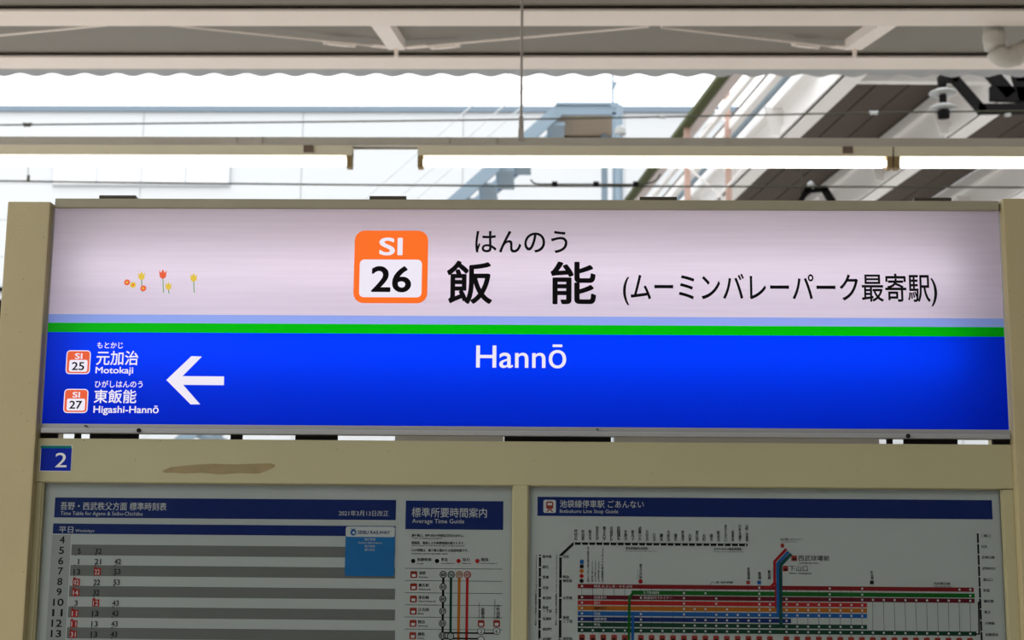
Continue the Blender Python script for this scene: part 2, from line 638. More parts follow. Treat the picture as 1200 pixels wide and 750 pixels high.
r = thing('hanger_rod', 'thin steel hanger rod with turnbuckle holding up the lighting rail', 'hanger', (XL(611), YL + .045, zl(161)))
xh = atY(610.5, 150, YL).x
MB().tube([(xh, YL + .045, zl(150)), (xh, YL + .045, roofz(YL) + RH + .01)], 0.007, 8).build('rod', ROD, r)
MB().tube([(xh, YL + .045, zl(150)), (xh, YL + .045, zl(134))], 0.013, 8).build('turnbuckle', ROD, r)
box('bracket', ROD, r, xh - .014, xh + .014, YL - .006, YL + .06, zl(166), zl(150), 0.002)


def fixture(x0, x1, clip, lbl, endcap=(True, True), labels=()):
    X0, X1 = XL(x0), XL(x1)
    r = thing('fluorescent_lamp', lbl, 'lamp', ((X0 + X1) / 2, YL + .04, zl(182)), 'lamps along the rail')
    m = MB().hexa([(X0, YL + .015, zl(181.5)), (X1, YL + .015, zl(181.5)), (X1, YL + .075, zl(181.5)), (X0, YL + .075, zl(181.5)),
                   (X0, YL + .004, zl(170)), (X1, YL + .004, zl(170)), (X1, YL + .085, zl(170)), (X0, YL + .085, zl(170))])
    m.build('body', FIXT, r, 0.002)
    for s, X in ((1, X0), (-1, X1)):
        m = MB().box(min(X, X + s * .03), max(X, X + s * .03), YL + .015, YL + .075, zl(195), zl(176))
        sk = m.build('socket', SOCK, r, 0.004)
        MB().tube([(X + s * .03, YL + .045, zl(188)), (X + s * .045, YL + .045, zl(188))], 0.012, 10).build('contact_ring', HINGE, sk)
    t = MB().tube([(X0 + .03, YL + .045, zl(188)), (X0 + .05, YL + .045, zl(188)), (X1 - .05, YL + .045, zl(188)), (X1 - .03, YL + .045, zl(188))],
                  [0.018, 0.0235, 0.0235, 0.018], 16)
    t.build('tube', TUBE, r, smooth=True)
    if clip:
        xc = XL(clip)
        MB().tube([(xc - .004, YL + .045, zl(188)), (xc + .004, YL + .045, zl(188))], 0.0255, 14).build('tube_clip', SOCK, r)
    for lx in labels:
        xx = XL(lx)
        box('maker_label', LABELM, r, xx - .026, xx + .026, YL - .001, YL + .02, zl(179), zl(171))
    return r


fixture(-145, 412, 122, 'lit fluorescent lamp on the rail in front of the white windowed wall', labels=(361,))
fixture(489, 1047, 755, 'lit fluorescent lamp on the rail below the hanger rod', labels=(994,))
fixture(1049, 1605, 1330, 'lit fluorescent lamp on the rail in front of the brown overpass soffit', labels=())

# ================================================================== OVERHEAD LINE
YW = CAM.y + 12.0


def wire_thing(name, lbl, pts, r, cat='wire', grp=None):
    q = [atY(x, y, YW) for x, y in pts]
    # smooth the polyline a little
    out = []
    for i in range(len(q) - 1):
        for k in range(4):
            t = k / 4
            p0, p1, p2, p3 = q[max(i - 1, 0)], q[i], q[i + 1], q[min(i + 2, len(q) - 1)]
            out.append(0.5 * ((2 * p1) + (p2 - p0) * t + (2 * p0 - 5 * p1 + 4 * p2 - p3) * t * t + (3 * p1 - p0 - 3 * p2 + p3) * t ** 3))
    out.append(q[-1])
    r0 = thing(name, lbl, cat, q[0])
    MB().tube(out, r, 6).build('strand', WIRE, r0)
    return r0


W1 = wire_thing('messenger_wire', 'upper overhead wire running to the porcelain insulator', [(-900, 153), (-150, 148), (0, 146.5), (200, 144.5), (400, 142.5), (600, 140), (800, 136.5), (1000, 132.5), (1100, 131), (1350, 129), (2000, 126)], 0.0075)
for px, py, m in ((32, 146.2, WIRE), (776, 136.5, CERAM), (1024, 132.3, CERAM)):
    c = atY(px, py, YW)
    mm = MB().tube([c + Vector((-.025, 0, 0)), c + Vector((.025, 0, 0))], 0.018, 8)
    mm.build('clamp', m, W1)
    MB().tube([c + Vector((-.035, 0, .018)), c + Vector((-.02, 0, -.018))], 0.009, 6).build('bolt', m, W1)
    MB().tube([c + Vector((.035, 0, .018)), c + Vector((.02, 0, -.018))], 0.009, 6).build('bolt', m, W1)
W2 = wire_thing('contact_wire', 'lower overhead contact wire just above the sign top', [(-900, 199), (-150, 210), (0, 212), (160, 214), (400, 216.5), (600, 218), (800, 218.5), (1000, 219), (1350, 220), (2000, 221)], 0.008)
c = atY(33, 212, YW)
MB().tube([c, atY(33, 190, YW)], 0.006, 6).build('dropper', CERAM, W2)
MB().tube([c + Vector((0, 0, -.008)), c + Vector((0, 0, .05))], 0.014, 6).build('dropper_clamp', WIRE, W2)
j = wire_thing('jumper_cable', 'thin dark jumper cable clipped beside the lower overhead wire', [(622, 210.5), (628, 215.3), (650, 215.9), (698, 216.0), (745, 216.1), (766, 213), (774, 204)], 0.008, 'cable')
for px in (650, 698.5, 745):
    c = atY(px, 215, YW)
    box('cable_clip', BLACKM, j, c.x - .024, c.x + .024, c.y - .015, c.y + .015, c.z - .030, c.z + .016, 0.003)

# insulator and its bracket arms
YI = YW + 0.02
rI = thing('line_insulator', 'grey porcelain disc insulator hanging on a black bracket arm', 'insulator', atY(1106, 140, YI))
ci = atY(1106, 139, YI)
s = 11.4 / F
for name, prof, m in (('end_cap', [(.03, 0), (.05, .005), (.055, .065), (.03, .08)], BLACKM),
                      ('porcelain_disc', [(.05, .078), (.115, .088), (.115, .10), (.06, .128), (.03, .135)], CERAM),
                      ('neck', [(.03, .13), (.034, .17), (.03, .218)], BLACKM),
                      ('porcelain_disc', [(.05, .215), (.118, .225), (.118, .237), (.06, .265), (.03, .272)], CERAM),
                      ('top_pin', [(.026, .268), (.04, .31), (.045, .37), (.03, .39)], BLACKM)):
    MB().lathe(ci, prof, 18).build(name, m, rI, smooth=True)
rA = thing('bracket_arm', 'black steel cantilever arm holding the insulator beside the drain pipe', 'bracket', atY(1180, 130, YI))
Q = lambda x, y: atY(x, y, YI + .02)
b = MB().bar(Q(1103, 92), Q(1122, 92), .06, .075)
b.build('clamp', BLACKM, rA)
MB().bar(Q(1118, 92), Q(1152, 131), .06, .075).build('arm', BLACKM, rA)
MB().bar(Q(1146, 128), Q(1250, 127), .06, .085).build('arm', BLACKM, rA)
MB().bar(Q(1160, 110), Q(1215, 112), .06, .13).build('plate', BLACKM, rA)
MB().bar(Q(1156, 80), Q(1184, 112), .06, .11).build('strut', BLACKM, rA)
MB().bar(Q(1190, 90), Q(1260, 90), .06, .10).build('strut', BLACKM, rA)
MB().bar(Q(1192, 86), Q(1200, 120), .06, .10).build('strut', BLACKM, rA)
MB().tube([Q(1181, 136), Q(1181, 130)], .03, 8).build('pin', CERAM, rA)
rB = thing('steady_arm', 'small black steady arm on the lower wire behind the sign top', 'bracket', atY(955, 230, YI))
MB().bar(Q(938, 236), Q(946, 222), .04, .05).build('arm', BLACKM, rB)
MB().bar(Q(943, 223), Q(968, 221), .04, .05).build('arm', BLACKM, rB)
MB().bar(Q(965, 220), Q(976, 238), .04, .06).build('arm', BLACKM, rB)
MB().tube([Q(939, 236), Q(939, 190)], .008, 6).build('dropper', WIRE, rB)
MB().tube([Q(949, 219), Q(953, 216)], .04, 10).build('pulley', CERAM, rB)

# ================================================================== FAR BUILDING
YF = CAM.y + 23.0
topz = atY(400, 131, YF).z
seam_px = (168, 355)
sx0, sx1 = atY(168, 150, YF).x, atY(355, 150, YF).x
pw = sx1 - sx0
bld = thing('station_building', 'white metal-clad building with blue-grey coping across the tracks', 'building', (0, YF, -1.1))
nrow, ph = 16, (topz + 1.1) / 16
box('back_wall', WALLM, bld, sx0 - 6 * pw, sx0 + 14 * pw, YF + .03, YF + .3, -1.1, topz)
proto = None
for ci_ in range(-6, 14):
    for rj in range(nrow):
        x = sx0 + ci_ * pw
        z = -1.1 + rj * ph
        if proto is None:
            proto = MB().box(.006, pw - .006, 0, .04, .004, ph - .004).build('wall_panel', WALLM, bld)
            mesh = proto.data
            o = proto
        else:
            o = bpy.data.objects.new('wall_panel', mesh)
            C.objects.link(o)
            o.parent = bld
            o.matrix_parent_inverse = Matrix.Translation(bld.location).inverted()
        o.location = (x, YF, z)
zc = atY(400, 125.5, YF).z
box('coping', COPING, bld, sx0 - 6 * pw, sx0 + 14 * pw, YF - .06, YF + .3, topz - .01, zc)
# strip of four frosted windows
wx = [atY(px, 205, YF).x for px in (63, 114.5, 166.5, 218.5, 270)]
wz0, wz1 = atY(170, 218.5, YF).z, atY(170, 192, YF).z
for i in range(4):
    wn = box('window', SEAM, bld, wx[i], wx[i + 1], YF - .05, YF + .01, wz0, wz1)
    box('pane', PANE, wn, wx[i] + .012, wx[i + 1] - .012, YF - .056, YF - .045, wz0 + .03, wz1 - .012)
for py in (337.5, 352):
    a = atY(-200, py, YF)
    e = atY(9, py, YF)
    box('dark_louver', DARK, bld, a.x, e.x, YF - .05, YF + .01, a.z - (.05 if py < 340 else .9), a.z + .02)

# ================================================================== STAIRCASE
YS = CAM.y + 17.0
st = thing('steel_staircase', 'pale blue steel outdoor staircase with landing by the white building', 'staircase', (atY(560, 233, YS).x, YS, -1.1))
a, bq = atY(655, 129, YS), atY(500, 265, YS)
d = (bq - a)
b0 = a + d * ((a.z + 1.1) / (a.z - bq.z))
for yy in (0, 0.95):
    o_ = Vector((0, yy, 0))
    MB().bar(a + o_, b0 + o_, .05, .155, Vector((0, 0, 1))).build('stringer', STAIR, st)
n = 42
for i in range(n):
    p = a + (b0 - a) * ((i + .6) / n)
    box('tread', STAIR, st, p.x - .02, p.x + .20, YS + .02, YS + .93, p.z - .075, p.z - .03)
l0, l1 = atY(651, 122.5, YS), atY(723, 135, YS)
box('landing_beam', STAIR, st, l0.x, l1.x, YS - .03, YS + .03, l1.z, l0.z)
box('landing_lip', STAIR, st, l0.x, l1.x + .02, YS - .06, YS + .06, l0.z - .02, l0.z + .01)
box('landing_beam', STAIR, st, l0.x, l1.x, YS + 1.0, YS + 1.06, l1.z, l0.z)
box('deck', BRNP, st, l0.x, l1.x, YS + .03, YS + 1.0, l1.z + .03, l1.z + .06)
k = atY(712, 150, YS)
box('landing_post', STAIR, st, k.x - .04, k.x + .04, YS + .9, YS + .98, -1.1, l1.z + .03)
box('landing_post', STAIR, st, l1.x - .06, l1.x, YS - .03, YS + .03, -1.1, l1.z + .03)
u0, u1 = atY(655, 138, YS + 1), atY(710, 165, YS + 1)
box('end_panel', BRNP, st, u0.x, u1.x, YS + 1.0, YS + 1.04, u1.z, u0.z)
for off in (.42, .62, .95):
    MB().tube([a + Vector((-off * .55, 0, off * .6)), b0 + Vector((-off * .55, 0, off * .6))], .009, 6).build('handrail', WALLM, st)
# lamp post next to it
YQ = YS - .4
c = atY(726, 200, YQ)
pl = thing('slim_pole', 'slim pale pole standing at the end of the staircase landing', 'pole', (c.x, YQ, -1.1))
MB().tube([(c.x, YQ, -1.1), (c.x, YQ, atY(726, 124, YQ).z)], .042, 10).build('shaft', STAIR, pl)
c2 = atY(718, 100, YQ)
MB().tube([(c2.x, YQ, atY(718, 126, YQ).z), (c2.x, YQ, atY(718, 88, YQ).z)], .014, 8).build('mast', STAIR, pl)
box('arm', STAIR, pl, min(c2.x, c.x) - .02, max(c2.x, c.x) + .02, YQ - .02, YQ + .02, atY(720, 127, YQ).z, atY(720, 123, YQ).z)
MB().tube([atY(718, 104, YQ), atY(722, 96, YQ)], .02, 8).build('lamp_bracket', STAIR, pl)
MB().lathe(atY(727, 160, YQ), [(.03, 0), (.07, .03), (.07, .10), (.03, .14)], 12).build('lamp_globe', CERAM, pl)

# ================================================================== OVERPASS
ZO = 6.1
HG = 0.60
ov = thing('station_overpass', 'overhead station concourse with white girders and dark brown soffit boards', 'overpass', (3, CAM.y + 15, ZO))
XV, YVP = 412.0, 660.0


def lane(x130, Z, y0=72.0, y1=316.0):
    """ground line of a member that runs away under the concourse; x130 is where it crosses image row 130"""
    def q(y):
        return atZ(XV + (x130 - XV) * (YVP - y) / (YVP - 130.0), y, Z)
    return q(y0), q(y1)


soffx = None
girders = []
for gi, x130 in enumerate((943, 1150, 1362)):
    A, B = lane(x130, ZO)
    girders.append((A, B))
    dr = (B - A).normalized()
    sd = Vector((dr.y, -dr.x, 0))
    u = Vector((0, 0, 1))
    wf = 0.24
    # lower flange, web, edge strip
    MB().hexa([A, A + sd * wf, A + sd * wf + u * .03, A + u * .03, B, B + sd * wf, B + sd * wf + u * .03, B + u * .03]).build('girder_flange', GIRD, ov)
    MB().hexa([A - sd * .012 - u * .01, A + sd * .012 - u * .01, A + sd * .012 + u * .07, A - sd * .012 + u * .07,
               B - sd * .012 - u * .01, B + sd * .012 - u * .01, B + sd * .012 + u * .07, B - sd * .012 + u * .07]).build('edge_strip', GIRD, ov)
    m = MB().hexa([A + sd * .02, A + sd * .05, A + sd * .05 + u * HG, A + sd * .02 + u * HG, B + sd * .02, B + sd * .05, B + sd * .05 + u * HG, B + sd * .02 + u * HG])
    m.build('girder_web', GIRD, ov)
    MB().bar(A + u * (HG - .16) + sd * .0, B + u * (HG - .16) + sd * .0, .06, .05).build('girder_rib', GIRD, ov)
    L = (B - A).length
    for q in range(5):
        p = A + dr * (0.35 + q * L / 5)
        MB().hexa([p - sd * .10, p + sd * .02, p + sd * .02 + dr * .03, p - sd * .10 + dr * .03,
                   p - sd * .18 + u * .30, p + sd * .02 + u * .30, p + sd * .02 + dr * .03 + u * .30, p - sd * .18 + dr * .03 + u * .30]).build('stiffener', GIRD, ov)
# soffit boards between the girders
for gi in range(2):
    A, B = girders[gi]
    A2, B2 = girders[gi + 1]
    u = Vector((0, 0, HG - .02))
    nb = 5
    for k in range(nb):
        t0, t1 = k / nb, (k + 1) / nb - 0.012
        pa, pb = A.lerp(A2, t0), A.lerp(A2, t1)
        pc, pd = B.lerp(B2, t1), B.lerp(B2, t0)
        t_ = Vector((0, 0, .03))
        MB().hexa([pa + u, pb + u, pc + u, pd + u, pa + u + t_, pb + u + t_, pc + u + t_, pd + u + t_]).build('soffit_board', SOFF, ov)
A, B = girders[0]
A3, B3 = girders[2]
u = Vector((0, 0, HG + .01))
t_ = Vector((0, 0, .25))
MB().hexa([A + u, A3 + u, B3 + u, B + u, A + u + t_, A3 + u + t_, B3 + u + t_, B + u + t_]).build('deck_slab', SOFF, ov)
# end beam across the girders
P1, P2 = atZ(1000, 90, ZO + .32), atZ(1290, 92, ZO + .32)
MB().bar(P1, P2, .10, .12).build('cross_beam', GIRD, ov)
# open edge frame left of the first girder: parallel rails, rust-coloured posts
for x130, wdt, m, hh in ((905, .10, GIRD, .05), (886, .05, STAIR, .05), (873, .08, GIRD, .10), (848, .05, GIRD, .05), (829, .10, FLANGE, .06), (816, .10, MOSS, .05)):
    A, B = lane(x130, ZO + .3, 80, 250)
    MB().bar(A, B, wdt, hh).build('edge_rail', m, ov)
for px, y0 in ((853.5, 80), (805.5, 150)):
    A = atY(px, 200, CAM.y + 15.5)
    zt = atY(px, y0, CAM.y + 15.5).z
    MB().box(A.x - .032, A.x + .032, A.y - .03, A.y + .03, -1.1, zt).build('edge_post', RUST, ov)
for (xa, ya), (xb, yb) in (((822, 112), (850, 142)), ((872, 92), (826, 150)), ((800, 190), (850, 235)), ((840, 232), (878, 190))):
    MB().tube([atY(xa, ya, CAM.y + 15.4), atY(xb, yb, CAM.y + 15.4)], .014, 6).build('edge_brace', GIRD, ov)

# ================================================================== NAME SIGN (light box)
zt, zb = atY(600, 245.4, 0).z, atY(600, 500.4, 0).z
X0, X1 = -1.05, 1.05
zs1 = (atY(57, 368.4, 0).z + atY(1176, 373.0, 0).z) / 2
zs2 = (atY(57, 378.5, 0).z + atY(1176, 382.9, 0).z) / 2
zs3 = (atY(57, 390.0, 0).z + atY(1176, 393.6, 0).z) / 2
sg = thing('station_name_sign', 'backlit white and blue station name sign between two beige posts', 'sign', (0, 0.05, zb))
for nm, m, a, bq in (('white_panel', P_WHITE, zs1, zt), ('pale_blue_stripe', P_LBLUE, zs2, zs1), ('green_stripe', P_GREEN, zs3, zs2), ('blue_panel', P_BLUE, zb, zs3)):
    MB().add([(X0, 0, a), (X1, 0, a), (X1, 0, bq), (X0, 0, bq)], [(0, 1, 2, 3)]).build(nm, m, sg)
# housing with a bevelled lower back
D = 0.15
b = MB()
for sgn in (-1, 1):
    xa = sgn * 1.05
    xb = -1.0545 if sgn < 0 else 1.0535
    b.hexa([(xa, 0, zb), (xb, 0, zb), (xb, D, zb + .07), (xa, D, zb + .07), (xa, 0, zt), (xb, 0, zt), (xb, D, zt), (xa, D, zt)])
b.hexa([(X0, D, zb + .06), (X1, D, zb + .06), (X1, D + .01, zb + .06), (X0, D + .01, zb + .06), (X0, D, zt), (X1, D, zt), (X1, D + .01, zt), (X0, D + .01, zt)])
b.hexa([(X0, 0, zb - .004), (X1, 0, zb - .004), (X1, D, zb + .06), (X0, D, zb + .06), (X0, 0, zb), (X1, 0, zb), (X1, D, zb + .066), (X0, D, zb + .066)])
b.box(X0, X1, 0, D, zt, zt + .004)
b.build('housing', HOUSE, sg)
zr1 = (atY(70, 233.6, 0).z + atY(1160, 237.0, 0).z) / 2
box('top_rail', OLIVE, sg, X0 + .002, X1 - .002, -.012, D + .012, zt - .001, zr1, 0.003)
z1 = (atY(60, 502.0, 0).z + atY(1170, 509.0, 0).z) / 2
z2 = (atY(60, 507.6, 0).z + atY(1170, 515.0, 0).z) / 2
box('bottom_lip', ALU, sg, X0 + .003, X1 - .002, -.004, .012, z1 - .001, zb + .0005, 0.001)
box('bottom_rail', ALU, sg, X0 + .003, X1 - .002, -.013, .022, z2, z1, 0.0025)
LT = 0.052
for zz in (zb + .165, zb + .35):
    for xa, xb in ((-1.005, -.01), (-.01, .965)):
        MB().tube([(xa, .078, zz), (xb, .078, zz)], 0.013, 10).build('inner_tube', emit('inner_tube_glow', (1.0, 0.97, 1.0), 3.75), sg)
for px in (143, 456.5, 770, 1088):
    c = atY(px, 235, .03)
    hg = MB().box(c.x - .040, c.x + .040, 0.0, .05, zr1 - .001, zr1 + .0085).build('hinge', HINGE, sg, 0.001)
    MB().tube([(c.x - .041, -.002, zr1 + .005), (c.x + .041, -.002, zr1 + .005)], .0045, 8).build('hinge_pin', HINGE, hg)
for px, py in ((163, 504.5), (1064, 511), (100, 499), (700, 503)):
    c = atY(px, py, -.013)
    big = py > 504
    MB().tube([(c.x, -.017, c.z), (c.x, .0, c.z)], .0048 if big else .0015, 10).build('screw', DARK, sg)

pr = Print(0, sg)
T = pr.text
LW = ('white_lettering', E_WHITE)
nl = [0]


def bl(name, body, x0, y0, x1, y1, m=INK, lay=2, off=0.012, res=6, **kw):
    """each line of sign lettering is a part of its own"""
    q = Print(0, sg)
    q.text((name, m), body, x0, y0, x1, y1, lay, off, res, **kw)
    q.flush()


bl('reading_lettering', 'はんのう', 557, 270.5, 665, 296.5, off=.012)
bl('name_character', '飯', 523.5, 305.5, 577, 356.5, off=.022)
bl('name_character', '能', 645, 306.5, 698.5, 356.8, off=.022)
bl('park_lettering', '(ムーミンバレーパーク最寄駅)', 730, 320, 1098, 358.5, off=.012)
bl('roman_lettering', 'Hannō', 558, 403.5, 663.5, 431.5, E_WHITE, off=.008)


def badge(x0, y0, x1, y1, rad, top, m, num, border=0.0, sib=None, numb=None, whb=None):
    root = Print(0, sg)
    if border:
        root.rect(('badge_border', E_WHITE), x0, y0, x1, y1, 1, rad)
    root.rect(('badge', m), x0 + border, y0 + border, x1 - border, y1 - border, 2, rad - border)
    root.rect(('badge_field', E_WHITE), *whb, 3, rad * .45)
    root.text(('badge_letters', E_WHITE), 'SI', *sib, 3, .025 if not border else .02, 5)
    root.text(('badge_number', INK), num, *numb, 4, .025 if not border else .02, 5)
    root.flush()


badge(415, 270.3, 501.3, 355.4, 12, 304, E_ORANGE, '26', 0, (444.5, 278.5, 472, 299.5), (435, 312, 482, 342.8), (421.3, 304.3, 494.3, 348.5))
badge(77.5, 410.5, 106, 438.4, 4.5, 422, E_RED, '25', 1.1, (88, 414, 96.8, 420.8), (84.4, 424.3, 99, 434), (81.2, 421.8, 102.6, 435.7))
badge(74.8, 455.8, 103.2, 484, 4.5, 467, E_RED, '27', 1.1, (85.2, 459.3, 94, 466), (81.4, 469.7, 96.4, 479.2), (78.4, 467.2, 99.8, 481.2))
bl('next_station_reading', 'もとかじ', 114, 401, 144.3, 408.4, E_WHITE, off=.012)
bl('next_station_name', '元加治', 113, 411, 162.3, 428, E_WHITE, off=.014)
bl('next_station_roman', 'Motokaji', 112, 430, 156.2, 440, E_WHITE, off=.016)
bl('next_station_reading', 'ひがしはんのう', 111.3, 446, 167.3, 454.2, E_WHITE, off=.012)
bl('next_station_name', '東飯能', 110.3, 456.5, 160, 472.5, E_WHITE, off=.014)
bl('next_station_roman', 'Higashi-Hannō', 109.6, 475.3, 186, 486.6, E_WHITE, off=.016)
pr.mb(('direction_arrow', E_WHITE)).add([pr.P(x, y, 2) for x, y in
    [(195, 445.3), (224.5, 417.3), (236.8, 417.9), (214, 440.8), (262.7, 441.2), (262.5, 451.4), (214.7, 451.0), (234.7, 473.9), (223.5, 473.9)]],
    [(0, 1, 2, 3), (3, 4, 5, 6), (0, 6, 7, 8), (0, 3, 6)])
pr.flush()


# printed tulips and blossoms
def tulip(x, y, h, m, stem):
    q = Print(0, sg)
    k = h / 10
    q.poly(('printed_tulip', m), [(x - 4 * k, y - 4 * k), (x - 3.4 * k, y + 3 * k), (x - 1.4 * k, y + 5 * k), (x + 1.4 * k, y + 5 * k), (x + 3.4 * k, y + 3 * k), (x + 4 * k, y - 4 * k),
                                   (x + 2 * k, y - 1 * k), (x, y - 5 * k), (x - 2 * k, y - 1 * k)], 2)
    q.path(('printed_stem', E_GRN), [(x, y + 5 * k), (x + .6, stem)], 1.1, 1)
    q.flush()


tulip(166, 323, 10, E_YEL, 342)
tulip(191, 321, 11, E_RED, 343)
tulip(197.5, 335, 9, E_YEL, 344)
tulip(227, 325, 10, E_YEL, 343)
for x, y, m in ((149, 331, E_RED), (156, 334, E_YEL), (168, 338, E_RED)):
    q = Print(0, sg)
    q.disc(('printed_blossom', m), x, y, 3.6, 2, 9)
    q.disc(('blossom_centre', E_YEL if m is E_RED else E_RED), x, y, 1.3, 3, 8)
    q.flush()

# ================================================================== POSTS
pz1 = atY(38, 236.4, -.02).z
xl0, xl1 = atY(10.5, 237, -.02).x, atY(64.5, 237, -.02).x
xl0, xl1 = -1.150, -1.0545
r = MB().box(xl0, xl1, -.022, .16, 0, pz1).build('sign_post', BEIGE, None, 0.003)
tag(r, 'speckled beige steel post beside the white windowed wall and numbered plate', 'post', 'posts of the sign')
pz2 = atY(1185, 232.8, -.02).z
r = MB().box(1.0535, 1.16, -.022, .16, 0, pz2).build('sign_post', BEIGE, None, 0.003)
tag(r, 'beige steel post beside the route map and dark overpass', 'post', 'posts of the sign')

# ================================================================== NOTICE BOARD
zr0 = (atY(60, 513.8, 0).z + atY(1170, 521.0, 0).z) / 2
zr2 = (atY(46, 564.2, 0).z + atY(1186, 573.3, 0).z) / 2
nb = thing('notice_board', 'beige two-bay glazed notice board under the station name sign', 'notice board', (0, .02, .62))
box('top_rail', BEIGE_RAIL, nb, -1.0545, 1.0535, -.004, .06, zr2, zr0, 0.0015)
xa, xb = atY(49.5, 567, 0).x, atY(1175, 575, 0).x
xm0, xm1 = atY(601.5, 570, 0).x, atY(618.5, 570, 0).x
box('side_stile', BEIGE_RAIL, nb, -1.0545, xa, .0, .06, .62, zr2 - .0008, 0.0015)
box('side_stile', BEIGE_RAIL, nb, xb, 1.0535, .0, .06, .62, zr2 - .0008, 0.0015)
box('mullion', BEIGE_RAIL, nb, xm0, xm1, -.003, .06, .62, zr2 + .0005, 0.0015)
box('bottom_rail', BEIGE_RAIL, nb, -1.0545, 1.0535, -.002, .06, .56, .62, 0.0015)
box('back_panel', WHITE_IN, nb, -1.05, 1.05, .0200, .035, .60, zr2 + .01)
box('glass_pane', GLASS, nb, xa - .004, xm0 + .004, .009, .012, .615, zr2 + .004)
box('glass_pane', GLASS, nb, xm1 - .004, xb + .004, .009, .012, .615, zr2 + .004)
for x_ in (xa, xm1):                      # glazing beads
    box('gasket', BEIGE_RAIL, nb, x_, x_ + .003, .003, .016, .62, zr2)
for x_ in (xm0, xb):
    box('gasket', BEIGE_RAIL, nb, x_ - .003, x_, .004, .016, .62, zr2)
for x_, y_ in ((xa, xm0), (xm1, xb)):
    box('gasket', BEIGE_RAIL, nb, x_, y_, .004, .016, zr2 - .0022, zr2)
# added blocks standing in for dark and grey things seen through the slot
zg0, zg1 = zr0 - .0005, z2 + .0005
clampx = lambda x: min(max(x, -1.0545), 1.0535)
for a, e in ((47, 66), (87, 93), (105, 161), (270, 283), (346, 395), (591, 716), (1040, 1046), (1060, 1122), (1164, 1184)):
    A, B = atY(a, 512, .008), atY(e, 512, .008)
    box('slot_dark_block', DARK, nb, clampx(A.x), clampx(B.x), .008, .0215, zg0, zg1)
for a, e in ((463, 590), (720, 1030)):
    A, B = atY(a, 512, .008), atY(e, 512, .008)
    box('slot_grey_strip', RAILM, nb, clampx(A.x), clampx(B.x), .008, .0215, zg0, zg1)
# peeled tape residue
q = Print(-.004, nb)
topl = [(190, 552), (200, 547.5), (213, 546), (230, 544.5), (250, 543.5), (275, 544.3), (300, 543.4), (318, 543), (323, 545)]
bot = [(321, 548), (312, 552), (303, 555), (280, 554.5), (258, 556), (236, 554), (215, 555), (203, 554), (193, 554)]
q.poly(('glue_residue', RESIDUE), topl + bot, 1)
q.flush()
# number plate
npl = thing('number_plate', 'small blue number two plate with teal top edge on the board rail', 'plate', atY(65, 552, -.004))
q = Print(-.004, npl)
q.rect(('plate_border', K_WHT), 47.2, 521.7, 84.2, 552.4, 1)
q.rect(('plate_field', PL_BLUE), 47.8, 524.8, 83.6, 551.8, 2)
q.rect(('teal_edge', PL_TEAL), 48.2, 522.2, 84.0, 525.4, 3)
q.text(('plate_numeral', K_WHT), '2', 65, 530.7, 78.5, 547.6, 3, .004, 6)
q.flush()

# ================================================================== POSTERS
YPAP = .018
zp0 = .70
# ---- timetable
tp = thing('timetable_poster', 'white train timetable poster with navy headings behind glass', 'poster', atY(320, 740, YPAP))
pa, pb = xa + .0005, xm0 - .0005
box('sheet', PAPER, tp, pa, pb, YPAP, YPAP + .002, zp0, zr2 - .0005)
q = Print(YPAP, tp)
q.rect(('heading_band', K_NAVY), 64, 584.4, 464, 608, 1)
q.rect(('weekday_band', K_NAVY), 62, 615, 463.5, 627, 1)
q.rect(('guide_heading_band', K_NAVY), 475.3, 587, 589.8, 620.6, 1)
q.text(('heading_lettering', K_WHT), '吾野・西武秩父方面 標準時刻表', 71, 588.6, 195.3, 598, 2, .006)
q.text(('heading_translation', K_WHT), 'Time Table for Agano & Seibu-Chichibu', 71, 599.5, 167, 605.4, 2)
q.text(('revision_date', K_WHT), '2021年3月13日改正', 397, 598.2, 455.5, 604.8, 2)
q.text(('weekday_lettering', K_WHT), '平日', 69.3, 617.2, 86, 624.4, 2, .006)
q.text(('weekday_lettering', K_WHT), 'Weekdays', 88.3, 620.2, 110.5, 624.6, 2)
q.text(('guide_heading_lettering', K_WHT), '標準所要時間案内', 482.6, 595, 570.5, 606.4, 2, .003)
q.text(('guide_heading_translation', K_WHT), 'Average Time Guide', 483, 608.2, 544, 614.8, 2)
# hour column and row bands
rows = [(4, 632.5), (5, 645), (6, 657.2), (7, 669.2), (8, 681.5), (9, 693.6), (10, 705.8), (11, 718), (12, 730.3), (13, 742.5), (14, 754.7), (15, 767)]
q.poly(('hour_column', K_COL), [(61.4, 626.8), (83.6, 626.9), (75.7, 775), (52.2, 775)], 1)
q.flush()
xr = lambda y: 84.5 - (y - 632) * .055
for h, y in rows:
    if h % 2:
        q = Print(YPAP, tp)
        a = atY(xr(y), y, YPAP)
        e = atY(463, y + 1.2, YPAP)
        zz = (atY(270, y + .9, YPAP).z)
        hh = .0115
        q.mb(('row_band', K_GREY)).add([(a.x, YPAP - LAY, zz - hh), (e.x, YPAP - LAY, zz - hh), (e.x, YPAP - LAY, zz + hh), (a.x, YPAP - LAY, zz + hh)], [(0, 1, 2, 3)])
        q.flush()
q = Print(YPAP, tp)
q.path(('column_rule', K_WHT), [(84, 628), (76, 775)], 1.0, 2)
hx = {4: 73.2, 5: 72.3, 6: 71.5, 7: 71, 8: 70.3, 9: 69.4, 10: 68.6, 11: 67.5, 12: 66.6, 13: 65.8, 14: 65, 15: 64.2}
q.flush()
for h, y in rows:
    q = Print(YPAP, tp)
    wdt = 6 if h < 10 else 12.4
    q.text(('hour_numeral', K_BLK), str(h), hx[h] - wdt / 2, y - 4.3, hx[h] + wdt / 2, y + 4.3, 3, .02, 4)
    q.flush()
